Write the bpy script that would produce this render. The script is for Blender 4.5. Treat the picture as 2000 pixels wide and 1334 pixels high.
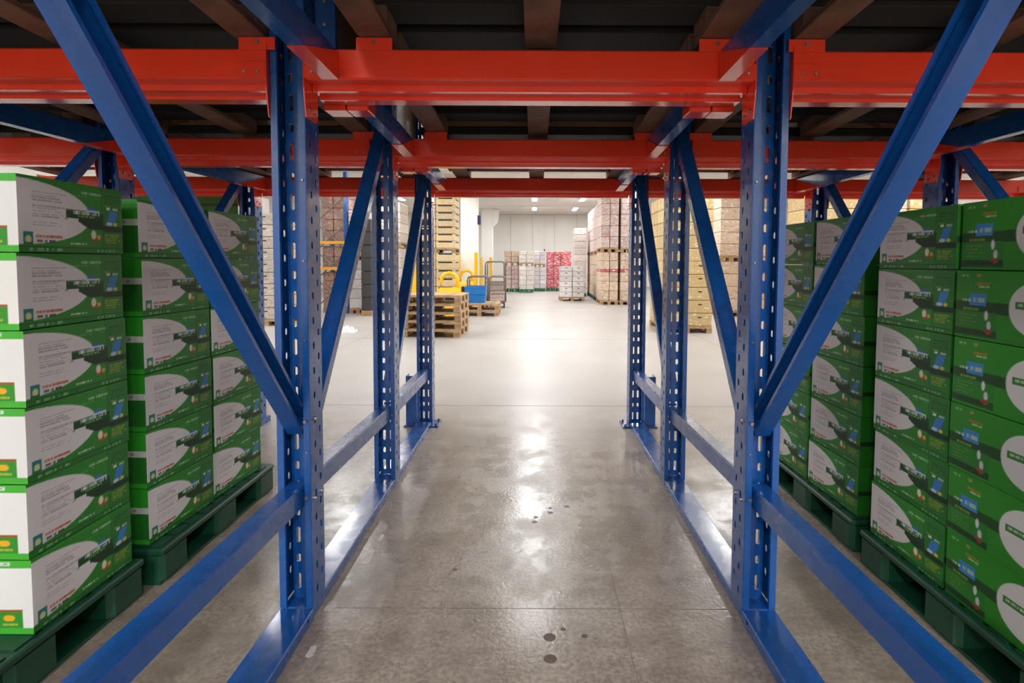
import bpy, bmesh, math, random
import numpy as np
from mathutils import Vector, Matrix

random.seed(7)
rng = np.random.default_rng(11)
scene = bpy.context.scene
C = scene.collection
for o in list(bpy.data.objects):
    bpy.data.objects.remove(o)

# ------------------------------------------------------------------ camera
FPX, CX, CY = 1050.0, 1041.0, 564.0
cam_d = bpy.data.cameras.new('camera')
cam_d.sensor_width = 36.0
cam_d.lens = FPX / 2000.0 * 36.0
cam_d.shift_x = -(CX - 1000.0) / 2000.0
cam_d.shift_y = (CY - 667.0) / 2000.0
cam_d.clip_start = 0.02
cam_d.clip_end = 200
cam = bpy.data.objects.new('camera', cam_d)
C.objects.link(cam)
cam.location = (0, 0, 1.3)
cam.rotation_mode = 'XYZ'
cam.rotation_euler = (Matrix.Rotation(math.radians(90 - 2.86), 4, 'X') @ Matrix.Rotation(math.radians(0.25), 4, 'Z')).to_euler()
scene.camera = cam

# ------------------------------------------------------------------ world, exposure, lamp strength
world = bpy.data.worlds.new('world')
scene.world = world
world.use_nodes = True
world.node_tree.nodes['Background'].inputs[0].default_value = (0.9, 0.95, 1.0, 1)
world.node_tree.nodes['Background'].inputs[1].default_value = 0.02
scene.view_settings.view_transform = 'Standard'
scene.view_settings.look = 'None'
scene.view_settings.gamma = 1.0
scene.view_settings.exposure = 0.12
scene.view_settings.use_curve_mapping = False
LAMP_W = 51.0          # watts per ceiling fitting in the hall
LAMP_NEAR_W = 105.0     # watts per fitting behind the viewer
scene.cycles.max_bounces = 5
scene.cycles.diffuse_bounces = 4
scene.cycles.glossy_bounces = 3
scene.cycles.caustics_reflective = False
scene.cycles.caustics_refractive = False
CEIL = 3.72            # ceiling height


# ------------------------------------------------------------------ helpers
def lin(r, g, b):
    def f(c):
        c /= 255.0
        return c / 12.92 if c <= 0.04045 else ((c + 0.055) / 1.055) ** 2.4
    return (f(r), f(g), f(b))


class Nodes:
    def __init__(self, m):
        m.use_nodes = True
        self.t = m.node_tree
        self.p = self.t.nodes['Principled BSDF']

    def n(self, kind, **kw):
        x = self.t.nodes.new(kind)
        for k, v in kw.items():
            setattr(x, k, v)
        return x

    def l(self, a, b):
        self.t.links.new(a, b)

    def noise(self, vec, scale, detail=3, rough=0.55):
        x = self.n('ShaderNodeTexNoise')
        x.inputs['Scale'].default_value = scale
        x.inputs['Detail'].default_value = detail
        x.inputs['Roughness'].default_value = rough
        if vec is not None:
            self.l(vec, x.inputs['Vector'])
        return x.outputs['Fac']

    def ramp(self, fac, stops):
        x = self.n('ShaderNodeValToRGB')
        e = x.color_ramp.elements
        while len(e) < len(stops):
            e.new(0.5)
        for i, (pos, col) in enumerate(stops):
            e[i].position = pos
            e[i].color = (col[0], col[1], col[2], 1) if not isinstance(col, (int, float)) else (col, col, col, 1)
        self.l(fac, x.inputs[0])
        return x.outputs[0]

    def mix(self, fac, a, b, blend='MIX'):
        x = self.n('ShaderNodeMix', data_type='RGBA', blend_type=blend)
        for s, v in ((x.inputs[0], fac), (x.inputs[6], a), (x.inputs[7], b)):
            if isinstance(v, (int, float)):
                s.default_value = v
            elif isinstance(v, tuple):
                s.default_value = (v[0], v[1], v[2], 1)
            else:
                self.l(v, s)
        return x.outputs[2]

    def mapping(self, out, scale=(1, 1, 1)):
        x = self.n('ShaderNodeMapping')
        x.inputs['Scale'].default_value = scale
        self.l(out, x.inputs['Vector'])
        return x.outputs[0]

    def bump(self, h, strength, dist=0.01):
        x = self.n('ShaderNodeBump')
        x.inputs['Strength'].default_value = strength
        x.inputs['Distance'].default_value = dist
        self.l(h, x.inputs['Height'])
        self.l(x.outputs[0], self.p.inputs['Normal'])

    def obj(self):
        return self.n('ShaderNodeTexCoord').outputs['Object']

    def gen(self):
        return self.n('ShaderNodeTexCoord').outputs['Generated']

    def pos(self):
        return self.n('ShaderNodeNewGeometry').outputs['Position']

    def rand(self):
        return self.n('ShaderNodeObjectInfo').outputs['Random']


def mat(name, col, rough=0.5, metal=0.0, vary=0.12, scale=6.0, spec=0.5, coat=0.0, bump=0.0, emit=None, estr=0.0, bscale=60.0):
    m = bpy.data.materials.new(name)
    N = Nodes(m)
    c = lin(*col)
    co = N.obj()
    f = N.noise(co, scale, 4)
    lo = tuple(max(0, x * (1 - vary)) for x in c)
    hi = tuple(min(1, x * (1 + vary)) for x in c)
    N.l(N.ramp(f, [(0.3, lo), (0.7, hi)]), N.p.inputs['Base Color'])
    N.p.inputs['Roughness'].default_value = rough
    N.p.inputs['Metallic'].default_value = metal
    N.p.inputs['Specular IOR Level'].default_value = spec
    N.p.inputs['Coat Weight'].default_value = coat
    N.p.inputs['Coat Roughness'].default_value = 0.15
    if bump:
        N.bump(N.noise(co, bscale, 3), bump, 0.004)
    if emit:
        N.p.inputs['Emission Color'].default_value = (*lin(*emit), 1)
        N.p.inputs['Emission Strength'].default_value = estr
    return m


def paint(name, col, rough, scratch=(0.5, 0.5, 0.52)):
    """glossy rack paint with fine scuffs"""
    m = bpy.data.materials.new(name)
    N = Nodes(m)
    c = lin(*col)
    co = N.pos()
    f = N.noise(co, 2.0, 2)
    base = N.ramp(f, [(0.25, tuple(x * 0.88 for x in c)), (0.75, tuple(min(1, x * 1.1) for x in c))])
    s = N.noise(N.mapping(co, (140, 140, 30)), 1.0, 2, 0.6)
    sm = N.ramp(s, [(0.72, 0.0), (0.80, 0.35)])
    N.l(N.mix(sm, base, tuple(0.55 * a + 0.2 * b for a, b in zip(c, scratch))), N.p.inputs['Base Color'])
    r = N.noise(co, 14.0, 3)
    N.l(N.ramp(r, [(0.3, rough * 0.7), (0.7, rough * 1.35)]), N.p.inputs['Roughness'])
    N.p.inputs['Coat Weight'].default_value = 0.35
    N.p.inputs['Coat Roughness'].default_value = 0.12
    return m


def wood(name, dark, light, rough=0.75):
    m = bpy.data.materials.new(name)
    N = Nodes(m)
    co = N.obj()
    r = N.rand()
    f = N.noise(N.mapping(co, (4, 4, 30)), 1.0, 5, 0.65)
    g = N.noise(co, 5.0, 3)
    a = N.ramp(f, [(0.3, lin(*dark)), (0.7, lin(*light))])
    b = N.mix(N.ramp(g, [(0.45, 0.0), (0.75, 0.6)]), a, lin(*[x * 0.7 for x in dark]))
    N.l(N.mix(N.ramp(r, [(0.0, 0.0), (1.0, 0.35)]), b, lin(*light)), N.p.inputs['Base Color'])
    N.p.inputs['Roughness'].default_value = rough
    N.bump(f, 0.3, 0.004)
    return m


def carton_mat(name, base, marks, amount=0.5, film=0.0):
    """board carton with blotchy unreadable print and random tone per box"""
    m = bpy.data.materials.new(name)
    N = Nodes(m)
    co = N.obj()
    r = N.rand()
    add = N.n('ShaderNodeVectorMath', operation='ADD')
    mul = N.n('ShaderNodeVectorMath', operation='SCALE')
    cmb = N.n('ShaderNodeCombineXYZ')
    for i in range(3):
        N.l(r, cmb.inputs[i])
    N.l(cmb.outputs[0], mul.inputs[0])
    mul.inputs['Scale'].default_value = 37.0
    N.l(co, add.inputs[0])
    N.l(mul.outputs[0], add.inputs[1])
    v = add.outputs[0]
    c = lin(*base)
    col = N.mix(N.ramp(r, [(0.0, 0.0), (1.0, 0.75)]), c, tuple(min(1, x * 0.66) for x in c))
    for i, mk in enumerate(marks):
        k = N.noise(N.mapping(v, (9 + 3 * i, 9 + 3 * i, 22 + 6 * i)), 1.0, 2, 0.5)
        t = 0.66 - 0.10 * amount + 0.02 * i
        col = N.mix(N.ramp(k, [(t, 0.0), (t + 0.03, 0.8)]), col, lin(*mk))
    N.l(col, N.p.inputs['Base Color'])
    N.p.inputs['Roughness'].default_value = 0.6 - 0.3 * film
    N.p.inputs['Coat Weight'].default_value = film
    N.p.inputs['Coat Roughness'].default_value = 0.2
    N.bump(N.noise(co, 12.0, 3), 0.15, 0.01)
    return m


BLUE = paint('blue_rack_paint', (17, 78, 150), 0.27)
RED = paint('red_beam_paint', (240, 66, 40), 0.16)
STEEL = mat('zinc_steel', (150, 148, 145), 0.35, 0.9, 0.2, 40)
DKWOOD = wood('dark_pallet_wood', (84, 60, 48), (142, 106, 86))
SHADEDECK = wood('shade_dark_deck_wood', (15, 13, 12), (34, 29, 26))  # near-black colour paints in the overhead shade on decks and stringers
PLWOOD = wood('pale_pallet_wood', (150, 118, 84), (205, 172, 132))
GPLAST = mat('dark_green_plastic', (22, 72, 50), 0.42, 0, 0.18, 8, bump=0.08)
GPLAST2 = mat('bright_green_plastic', (28, 110, 72), 0.45, 0, 0.15, 8)
WHITEP = mat('white_wall_panel', (240, 238, 232), 0.35, 0, 0.03, 1.2)
CEILM = mat('white_ceiling', (238, 234, 226), 0.6, 0, 0.04, 0.8)
WHITEC = mat('white_column_paint', (246, 245, 242), 0.5, 0, 0.02, 2)
YELLOW = mat('yellow_paint', (250, 196, 20), 0.35, 0, 0.08, 6, coat=0.3)
BLACKR = mat('black_rubber_and_hole_shade', (22, 22, 24), 0.6, 0, 0.2, 10)
GREYM = mat('grey_steel_tube', (128, 118, 112), 0.45, 0.3, 0.15, 12)
BLUEC = mat('blue_plastic_crate', (20, 120, 205), 0.4, 0, 0.1, 8)
DKGREY = mat('dark_grey_wrap', (58, 56, 58), 0.5, 0, 0.2, 6)
FIXT = mat('lamp_housing_white', (235, 235, 232), 0.4, 0, 0.03, 4)
GLOW = mat('lamp_diffuser', (255, 252, 244), 0.5, 0, 0.0, 4, emit=(255, 250, 240), estr=14.0)
GLOW.cycles.emission_sampling = 'NONE'
TAPE = mat('worn_white_tape', (196, 190, 182), 0.6, 0, 0.25, 30)
PATCH = mat('dark_floor_plug', (92, 78, 68), 0.5, 0, 0.3, 40)
JOINT = mat('floor_joint_filler', (116, 105, 96), 0.7, 0, 0.3, 15)
FILM = mat('plastic_film', (222, 226, 230), 0.15, 0, 0.1, 20, coat=1.0)
SIGN = mat('violet_blue_plate', (66, 62, 120), 0.4, 0, 0.1, 10)
ORANGE = mat('orange_beam_paint', (240, 170, 60), 0.4, 0, 0.1, 10)


def floor_mat():
    m = bpy.data.materials.new('polished_concrete')
    N = Nodes(m)
    p = N.pos()
    a = N.noise(p, 0.8, 2, 0.55)
    b = N.noise(N.mapping(p, (1.0, 1.5, 1.0)), 4.0, 5, 0.72)
    base = N.ramp(a, [(0.25, lin(154, 140, 127)), (0.5, lin(170, 157, 145)), (0.78, lin(186, 175, 165))])
    base = N.mix(N.ramp(b, [(0.34, 0.75), (0.58, 0.0)]), base, lin(122, 110, 98))
    fine = N.noise(p, 60.0, 2, 0.6)
    base = N.mix(N.ramp(fine, [(0.38, 0.6), (0.60, 0.0)]), base, lin(118, 106, 95))
    # floor blends paler and less mottled from the rack into the hall
    sep = N.n('ShaderNodeSeparateXYZ')
    N.l(p, sep.inputs[0])
    hall = N.n('ShaderNodeMapRange')
    hall.interpolation_type = 'SMOOTHSTEP'
    hall.inputs['From Min'].default_value = 3.2
    hall.inputs['From Max'].default_value = 5.6
    N.l(sep.outputs[1], hall.inputs['Value'])
    pale = N.ramp(a, [(0.25, lin(164, 159, 154)), (0.78, lin(180, 175, 171))])
    base = N.mix(hall.outputs[0], base, pale)
    N.l(base, N.p.inputs['Base Color'])
    r1 = N.noise(p, 3.0, 5, 0.68)
    rn = N.ramp(r1, [(0.40, 0.21), (0.50, 0.27), (0.53, 0.34), (0.66, 0.44)])
    N.l(N.mix(hall.outputs[0], rn, (0.43, 0.43, 0.43)), N.p.inputs['Roughness'])
    N.p.inputs['Specular IOR Level'].default_value = 0.75
    hb = N.mix(0.5, b, fine)
    x = N.n('ShaderNodeBump')
    x.inputs['Distance'].default_value = 0.008
    st = N.n('ShaderNodeMath', operation='MULTIPLY_ADD')
    st.inputs[1].default_value = -0.20
    st.inputs[2].default_value = 0.22
    N.l(hall.outputs[0], st.inputs[0])
    N.l(st.outputs[0], x.inputs['Strength'])
    N.l(hb, x.inputs['Height'])
    N.l(x.outputs[0], N.p.inputs['Normal'])
    return m


FLOOR = floor_mat()


def link(o, parent=None):
    C.objects.link(o)
    if parent is not None:
        o.parent = parent
    return o


def mesh_obj(name, bm, mats, parent=None, smooth=False):
    me = bpy.data.meshes.new(name)
    bmesh.ops.recalc_face_normals(bm, faces=bm.faces)
    bm.to_mesh(me)
    bm.free()
    if not isinstance(mats, (list, tuple)):
        mats = [mats]
    for m in mats:
        me.materials.append(m)
    if smooth:
        for p in me.polygons:
            p.use_smooth = True
    return link(bpy.data.objects.new(name, me), parent)


def tag(o, label=None, cat=None, group=None, kind=None):
    if label:
        o['label'] = label
    if cat:
        o['category'] = cat
    if group:
        o['group'] = group
    if kind:
        o['kind'] = kind
    return o


def empty(name, loc=(0, 0, 0), rz=0.0, label=None, cat=None, group=None):
    o = bpy.data.objects.new(name, None)
    o.empty_display_size = 0.1
    C.objects.link(o)
    o.location = loc
    o.rotation_euler = (0, 0, rz)
    return tag(o, label, cat, group)


def copy_tree(o, parent=None):
    c = o.copy()
    C.objects.link(c)
    c.parent = parent
    for ch in o.children:
        copy_tree(ch, c)
    return c


def box(bm, x0, x1, y0, y1, z0, z1, bev=0.0, mi=0):
    r = bmesh.ops.create_cube(bm, size=1.0)
    vs = r['verts']
    for v in vs:
        v.co = Vector(((x0 + x1) / 2 + v.co.x * (x1 - x0), (y0 + y1) / 2 + v.co.y * (y1 - y0), (z0 + z1) / 2 + v.co.z * (z1 - z0)))
    fs = set(f for v in vs for f in v.link_faces)
    for f in fs:
        f.material_index = mi
    if bev:
        es = list(set(e for v in vs for e in v.link_edges))
        q = bmesh.ops.bevel(bm, geom=es, offset=bev, segments=1, affect='EDGES', profile=0.5)
        for f in q['faces']:
            f.material_index = mi
    return vs


def B(name, dims, m, parent=None, bev=0.0):
    bm = bmesh.new()
    box(bm, *dims, bev=bev)
    return mesh_obj(name, bm, m, parent)


def bar(bm, p, q, w, h, up=(1, 0, 0), open_side=False, t=0.006):
    """rectangular bar from p to q; w along 'up' direction vector, h across; open_side: C channel open towards +up"""
    p, q, up = Vector(p), Vector(q), Vector(up)
    d = (q - p).normalized()
    u = (up - d * up.dot(d)).normalized()
    s = d.cross(u)
    if open_side:
        prof = [(w/2, -h/2), (-w/2, -h/2), (-w/2, h/2), (w/2, h/2), (w/2, h/2 - 0.012), (w/2 - t, h/2 - 0.012), (w/2 - t, h/2 - t),
                (-w/2 + t, h/2 - t), (-w/2 + t, -h/2 + t), (w/2 - t, -h/2 + t), (w/2 - t, -h/2 + 0.012), (w/2, -h/2 + 0.012)]
    else:
        c = 0.006
        prof = [(w/2, -h/2 + c), (w/2, h/2 - c), (w/2 - c, h/2), (-w/2 + c, h/2), (-w/2, h/2 - c), (-w/2, -h/2 + c), (-w/2 + c, -h/2), (w/2 - c, -h/2)]
    a = [bm.verts.new(p + u * x + s * y) for x, y in prof]
    b = [bm.verts.new(q + u * x + s * y) for x, y in prof]
    n = len(prof)
    for i in range(n):
        bm.faces.new((a[i], a[(i + 1) % n], b[(i + 1) % n], b[i]))
    bm.faces.new(a[::-1])
    bm.faces.new(b)


def tube(bm, pts, r, seg=8, closed=False):
    pts = [Vector(p) for p in pts]
    n = len(pts)
    rings = []
    ref = Vector((0, 0, 1))
    for i, p in enumerate(pts):
        a = pts[i - 1] if (i > 0 or closed) else p
        b = pts[(i + 1) % n] if (i < n - 1 or closed) else p
        d = (b - a).normalized()
        u = ref.cross(d)
        if u.length < 0.05:
            u = Vector((1, 0, 0)).cross(d)
        u.normalize()
        w = d.cross(u)
        rings.append([bm.verts.new(p + (u * math.cos(k * 2 * math.pi / seg) + w * math.sin(k * 2 * math.pi / seg)) * r) for k in range(seg)])
    m = n if closed else n - 1
    for i in range(m):
        A, Bq = rings[i], rings[(i + 1) % n]
        for k in range(seg):
            bm.faces.new((A[k], A[(k + 1) % seg], Bq[(k + 1) % seg], Bq[k]))
    if not closed:
        bm.faces.new(rings[0][::-1])
        bm.faces.new(rings[-1])


def prism(bm, pts, axis, a, b):
    """extrude a 2-D outline along an axis ('x': pts are (y,z); 'y': (x,z); 'z': (x,y))"""
    def mk(p, t):
        return {'x': (t, p[0], p[1]), 'y': (p[0], t, p[1]), 'z': (p[0], p[1], t)}[axis]
    A = [bm.verts.new(mk(p, a)) for p in pts]
    Bv = [bm.verts.new(mk(p, b)) for p in pts]
    n = len(pts)
    for i in range(n):
        bm.faces.new((A[i], A[(i + 1) % n], Bv[(i + 1) % n], Bv[i]))
    bm.faces.new(A[::-1])
    bm.faces.new(Bv)


def cyl(bm, c, axis, r, h, seg=10):
    c = Vector(c)
    d = {'x': Vector((1, 0, 0)), 'y': Vector((0, 1, 0)), 'z': Vector((0, 0, 1))}[axis]
    tube(bm, [c - d * h / 2, c + d * h / 2], r, seg)


# ------------------------------------------------------------------ room shell
XW0, XW1, YW0, YW1 = -10.0, 10.5, -7.0, 27.5
tag(B('floor', (XW0, XW1, YW0, YW1, -0.12, 0.0), FLOOR), kind='structure')
fl = bpy.data.objects['floor']


def strip(name, x0, x1, y0, y1, m, parent, z=0.0008):
    bm = bmesh.new()
    box(bm, x0, x1, y0, y1, -0.004, z)
    return mesh_obj(name, bm, m, parent)


for (x0, x1, y0, y1) in ((-1.262, -1.257, -2, 4.80), (1.19, 1.194, -2, 4.80), (XW0 + .2, XW1 - .2, 4.80, 4.806), (-0.77, 0.74, 1.955, 1.9565), (0.33, 0.3315, -2, 2.3),
                         (XW0 + .2, XW1 - .2, 9.0, 9.006), (XW0 + .2, XW1 - .2, 14.0, 14.006), (2.9, 2.906, 4.8, 27), (-2.9, -2.894, 4.8, 27)):
    strip('floor_joint', x0, x1, y0, y1, JOINT, fl)

tag(B('ceiling', (XW0, XW1, YW0, YW1, CEIL, CEIL + 0.12), CEILM), kind='structure')
ceil = bpy.data.objects['ceiling']
for k in range(8):
    y = 6.0 + k * 2.9
    B('ceiling_batten', (XW0 + .1, XW1 - .1, y, y + 0.05, CEIL - 0.025, CEIL + 0.01), FIXT, ceil)
for x in (-2.6, -0.7, 0.95, 2.7):
    B('ceiling_batten', (x, x + 0.04, 5.0, 27.3, CEIL - 0.02, CEIL + 0.01), FIXT, ceil)
tag(B('wall_left', (XW0 - 0.12, XW0, YW0, YW1, 0, CEIL), WHITEP), kind='structure')
tag(B('wall_right', (XW1, XW1 + 0.12, YW0, YW1, 0, CEIL), WHITEP), kind='structure')
tag(B('wall_rear', (XW0, XW1, YW0 - 0.12, YW0, 0, CEIL), WHITEP), kind='structure')
tag(B('wall_back', (XW0, XW1, YW1, YW1 + 0.12, 0, CEIL), WHITEP), kind='structure')
wb = bpy.data.objects['wall_back']
pw = 1.12
bm = bmesh.new()
box(bm, -pw / 2 + 0.012, pw / 2 - 0.012, -0.035, 0.0, 0.0, CEIL - 0.06, bev=0.008)
pan0 = None
x = -6.2
while x < 7.5:
    if pan0 is None:
        pan0 = mesh_obj('wall_panel', bm, WHITEP, wb)
        o = pan0
    else:
        o = pan0.copy()
        link(o, wb)
    o.location = (x, YW1, 0.05)
    x += pw
B('wall_pipe', (0.55, 0.60, YW1 - 0.09, YW1 - 0.04, 1.9, CEIL - 0.02), FIXT, wb)
B('pipe_valve', (0.545, 0.605, YW1 - 0.1, YW1 - 0.037, 1.75, 1.95), DKGREY, wb)

# ------------------------------------------------------------------ ceiling lamps (the light of the place)
lamp_rows = [(-5.4, (-5, -1.2, 1.2, 5)), (-2.6, (-5, -1.2, 1.2, 5)), (6.6, (-7, -3.5, 0, 3.5, 7)), (9.6, (-7, -3.5, 0, 3.5, 7)),
             (13.0, (-7, -3.5, 0.05, 3.6, 7)), (16.6, (-6, -3.2, 0.05, 3.2, 6.5)), (20.2, (-5, 0.05, 1.85, 5.5)), (24.0, (-5, 0.05, 1.85, 5.5))]
lamp_proto = None


def lamp_data(power):
    ld = bpy.data.lights.new('tube_light', 'AREA')
    ld.shape = 'RECTANGLE'
    ld.size, ld.size_y = 0.18, 1.2
    ld.energy = power
    ld.color = (0.965, 0.985, 1.0)
    return ld


lamp_near, lamp_far = lamp_data(LAMP_NEAR_W), lamp_data(LAMP_W)


def lamp(x, y):
    global lamp_proto
    if lamp_proto is None:
        t = empty('ceiling_lamp')
        bm = bmesh.new()
        prism(bm, [(-0.11, 0.0), (-0.09, 0.07), (0.09, 0.07), (0.11, 0.0)], 'y', -0.62, 0.62)
        mesh_obj('housing', bm, FIXT, t)
        B('diffuser', (-0.095, 0.095, -0.6, 0.6, -0.018, 0.002), GLOW, t, bev=0.006)
        lamp_proto = t
    else:
        t = copy_tree(lamp_proto)
    t.location = (x, y, CEIL - 0.07)
    lo = next((c for c in t.children if c.type == 'LIGHT'), None)
    if lo is not None:
        if y < 0:
            lo.data = lamp_near
        else:
            lo.data = lamp_far
        return t
    lo = bpy.data.objects.new('tube_light', lamp_near if y < 0 else lamp_far)
    link(lo, t)
    lo.location = (0, 0, -0.03)
    return t


NTH = ['first', 'second', 'third', 'fourth', 'fifth', 'sixth', 'seventh', 'eighth', 'ninth', 'tenth', 'eleventh', 'twelfth']
for ri, (yy, xs) in enumerate(lamp_rows):
    for xi, xx in enumerate(xs):
        t = lamp(xx, yy)
        if yy < 0:
            tag(t, 'white ceiling lamp behind the viewer, %s row back, %s from left' % (NTH[1 - ri], NTH[xi]), 'lamp', 'ceiling lamps behind the rack')
        else:
            tag(t, 'white ceiling lamp in the %s row beyond the rack, %s from left' % (NTH[ri - 2], NTH[xi]), 'lamp', 'ceiling lamps beyond the rack')

# ------------------------------------------------------------------ rack: uprights, braces, rails
P = [0.54, 1.885, 3.045, 4.185]       # front faces of the upright planes
XL, XR = -0.85, 0.822
UW = 0.118
OUTL = {1: -2.56, 2: -2.385, 3: -2.215}
OUTR = {1: 2.45, 2: 2.33, 3: 2.215}


def cell(bm, O, U, V, u0, u1, v0, v1, uc, vc, hw, hh):
    a, b = hh - hw * 0.55, hw * 0.45
    hp = [(hw, -a), (hw, a), (b, hh), (-b, hh), (-hw, a), (-hw, -a), (-b, -hh), (b, -hh)]
    h = [bm.verts.new(O + U * (uc + x) + V * (vc + y)) for x, y in hp]
    c = [bm.verts.new(O + U * x + V * y) for x, y in ((u1, v0), (u1, v1), (u0, v1), (u0, v0))]
    for f in ((c[0], c[1], h[1], h[0]), (c[1], h[2], h[1]), (c[1], c[2], h[3], h[2]), (c[2], h[4], h[3]), (c[2], c[3], h[5], h[4]),
              (c[3], h[6], h[5]), (c[3], c[0], h[7], h[6]), (c[0], h[0], h[7])):
        bm.faces.new(f)


def panel(bm, O, U, V, cols, v0, v1, vtop):
    """cols: (u0,u1,uc,[(vc,hw,hh)...]); perforated from v0 to v1, plain to vtop"""
    for u0, u1, uc, slots in cols:
        prev = v0
        for i, (vc, hw, hh) in enumerate(slots):
            nxt = v1 if i == len(slots) - 1 else (vc + hh + slots[i + 1][0] - slots[i + 1][2]) / 2
            cell(bm, O, U, V, u0, u1, prev, nxt, uc, vc, hw, hh)
            prev = nxt
        bm.faces.new([bm.verts.new(O + U * x + V * y) for x, y in ((u0, v1), (u1, v1), (u1, vtop), (u0, vtop))])


def quad(bm, pts):
    bm.faces.new([bm.verts.new(Vector(p)) for p in pts])


def upright_mesh():
    bm = bmesh.new()
    zt, z1 = 3.3, 2.40
    Z = Vector((0, 0, 1))
    web = []
    for uc, u0, u1 in ((-0.020, -0.040, 0.0), (0.020, 0.0, 0.040)):
        s, v, long = [], 0.06, True
        while v < z1 - 0.05:
            s.append((v, 0.0075, 0.029 if long else 0.015))
            v += 0.088
            long = not long
        web.append((u0, u1, uc, s))
    panel(bm, Vector((0, 0.072, 0)), Vector((1, 0, 0)), Z, web, 0.0, z1, zt)
    D = 0.112
    fl_cols = []
    for k, (u0, u1, uc) in enumerate(((0.018, 0.060, 0.042), (0.060, D, 0.085))):
        s, v = [], 0.05 + 0.045 * k
        while v < z1 - 0.04:
            s.append((v, 0.0075, 0.013))
            v += 0.09
        fl_cols.append((u0, u1, uc, s))
    for sx in (-1, 1):
        panel(bm, Vector((sx * UW / 2, 0, 0)), Vector((0, 1, 0)), Z, fl_cols, 0.0, z1, zt)
        X, xi = sx * UW / 2, sx * (UW / 2 - 0.022)
        quad(bm, [(X, 0, 0), (X, 0.018, 0), (X, 0.018, zt), (X, 0, zt)])
        quad(bm, [(X, 0, 0), (xi, 0, 0), (xi, 0, zt), (X, 0, zt)])
        quad(bm, [(xi, 0, 0), (xi, 0.010, 0), (xi, 0.010, zt), (xi, 0, zt)])
        xr = sx * 0.040
        quad(bm, [(X, D, 0), (xr, D, 0), (xr, D, zt), (X, D, zt)])
        quad(bm, [(xr, D, 0), (xr, 0.072, 0), (xr, 0.072, zt), (xr, D, zt)])
    bmesh.ops.remove_doubles(bm, verts=bm.verts, dist=0.0004)
    me = bpy.data.meshes.new('upright')
    bm.to_mesh(me)
    bm.free()
    me.materials.append(BLUE)
    return me


UP = upright_mesh()


def upright(parent, x, y, z=0.045):
    o = bpy.data.objects.new('upright', UP)
    link(o, parent)
    o.location = (x, y, z)
    s = o.modifiers.new('thickness', 'SOLIDIFY')
    s.thickness = 0.0026
    s.offset = 0
    return o


def bolts(parent, pts, axis='x', r=0.007, h=0.012):
    for p in pts:
        bm = bmesh.new()
        cyl(bm, p, axis, r, h, 6)
        mesh_obj('bolt', bm, STEEL, parent)


def brace(name, parent, p, q, w, h, open_side=False, side=1):
    bm = bmesh.new()
    bar(bm, p, q, w, h, (side, 0, 0), open_side)
    return mesh_obj(name, bm, BLUE, parent)


def aisle_frame(X, s, label):
    """s = +1: aisle lies on the +x side"""
    t = empty('rack_frame', (X, P[1], 0), 0, label, 'rack frame', 'upright frames beside the aisle')
    W = lambda x, y, z: (x - X, y - P[1], z)
    for i, y in enumerate(P):
        upright(t, 0, y - P[1], 0.045 if i < 3 else 0.012)
    xo = -0.04 * s
    # floor rails between the uprights
    for i in range(3):
        y0, y1 = P[i] - 0.0, P[i + 1]
        if i == 0:
            r = B('floor_rail', (-0.062, 0.062, -0.30 - P[1], 0.002, 0.0, 0.044), BLUE, t, bev=0.004)
        else:
            r = B('floor_rail', (-0.056, 0.056, P[i] - P[1] + 0.004, P[i + 1] - P[1] + (0.002 if i == 1 else -0.032), 0.0, 0.044), BLUE, t, bev=0.004)
        bolts(r, [(s * 0.056, P[i + 1] - P[1] - 0.05, 0.03)])
    # horizontal braces
    h0 = brace('horizontal_brace', t, W(X - s * 0.045, -0.25, 0.455), W(X - 0.006 * s, P[1] + 0.05, 0.452), 0.070, 0.078)
    bolts(h0, [(s * 0.045, -0.004, 0.455)], 'y')
    h1 = brace('horizontal_brace', t, W(X, P[1] + 0.118, 0.462), W(X, P[2] + 0.055, 0.425), 0.070, 0.082)
    h2 = brace('horizontal_brace', t, W(X, P[2] + 0.118, 0.422), W(X, P[3] + 0.05, 0.415), 0.070, 0.082)
    bolts(h1, [(s * 0.0615, P[1] - P[1] + 0.09, 0.44), (s * 0.0615, 0.03, 0.44)], 'x')
    bolts(h2, [(s * 0.045, P[2] - P[1] - 0.004, 0.42)], 'y')
    # diagonals
    d0 = brace('diagonal_brace', t, W(X - s * 0.022, 0.62, 2.25), W(X - 0.004 * s, P[1] + 0.05, 0.70), 0.058, 0.072, True, s)
    bolts(d0, [(s * 0.044, -0.004, 0.73), (s * 0.0615, 0.03, 0.73)], 'y')
    d1 = brace('diagonal_brace', t, W(X, P[1] + 0.12, 0.68), W(X, P[2] + 0.03, 2.06), 0.070, 0.055, False, s)
    d2 = brace('diagonal_brace', t, W(X, P[2] + 0.12, 0.56), W(X, P[3] + 0.03, 1.97), 0.070, 0.055, False, s)
    # bolts up the lips and foot plate of the last upright
    bolts(t, [(s * 0.048, -0.003, z) for z in (0.62, 1.02, 1.30, 1.58)], 'y', 0.004, 0.008)
    bm = bmesh.new()
    xg, yg = -s * (UW / 2 + 0.003), P[3] - P[1]
    prism(bm, [(xg, yg), (xg - s * 0.085, yg), (xg - s * 0.085, yg + 0.10), (xg - s * 0.079, yg + 0.10), (xg - s * 0.079, yg + 0.006), (xg, yg + 0.006)], 'z', 0.012, 0.40)
    mesh_obj('upright_guard', bm, BLUE, t)
    fp = B('foot_plate', (-0.16 if s > 0 else -0.11, 0.11 if s > 0 else 0.16, P[3] - P[1] - 0.03, P[3] - P[1] + 0.15, 0.0, 0.011), BLUE, t, bev=0.002)
    bolts(fp, [(sx * 0.09, P[3] - P[1] + yy, 0.018) for sx in (-1, 1) for yy in (-0.01, 0.12)], 'z', 0.009, 0.02)
    return t


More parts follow.
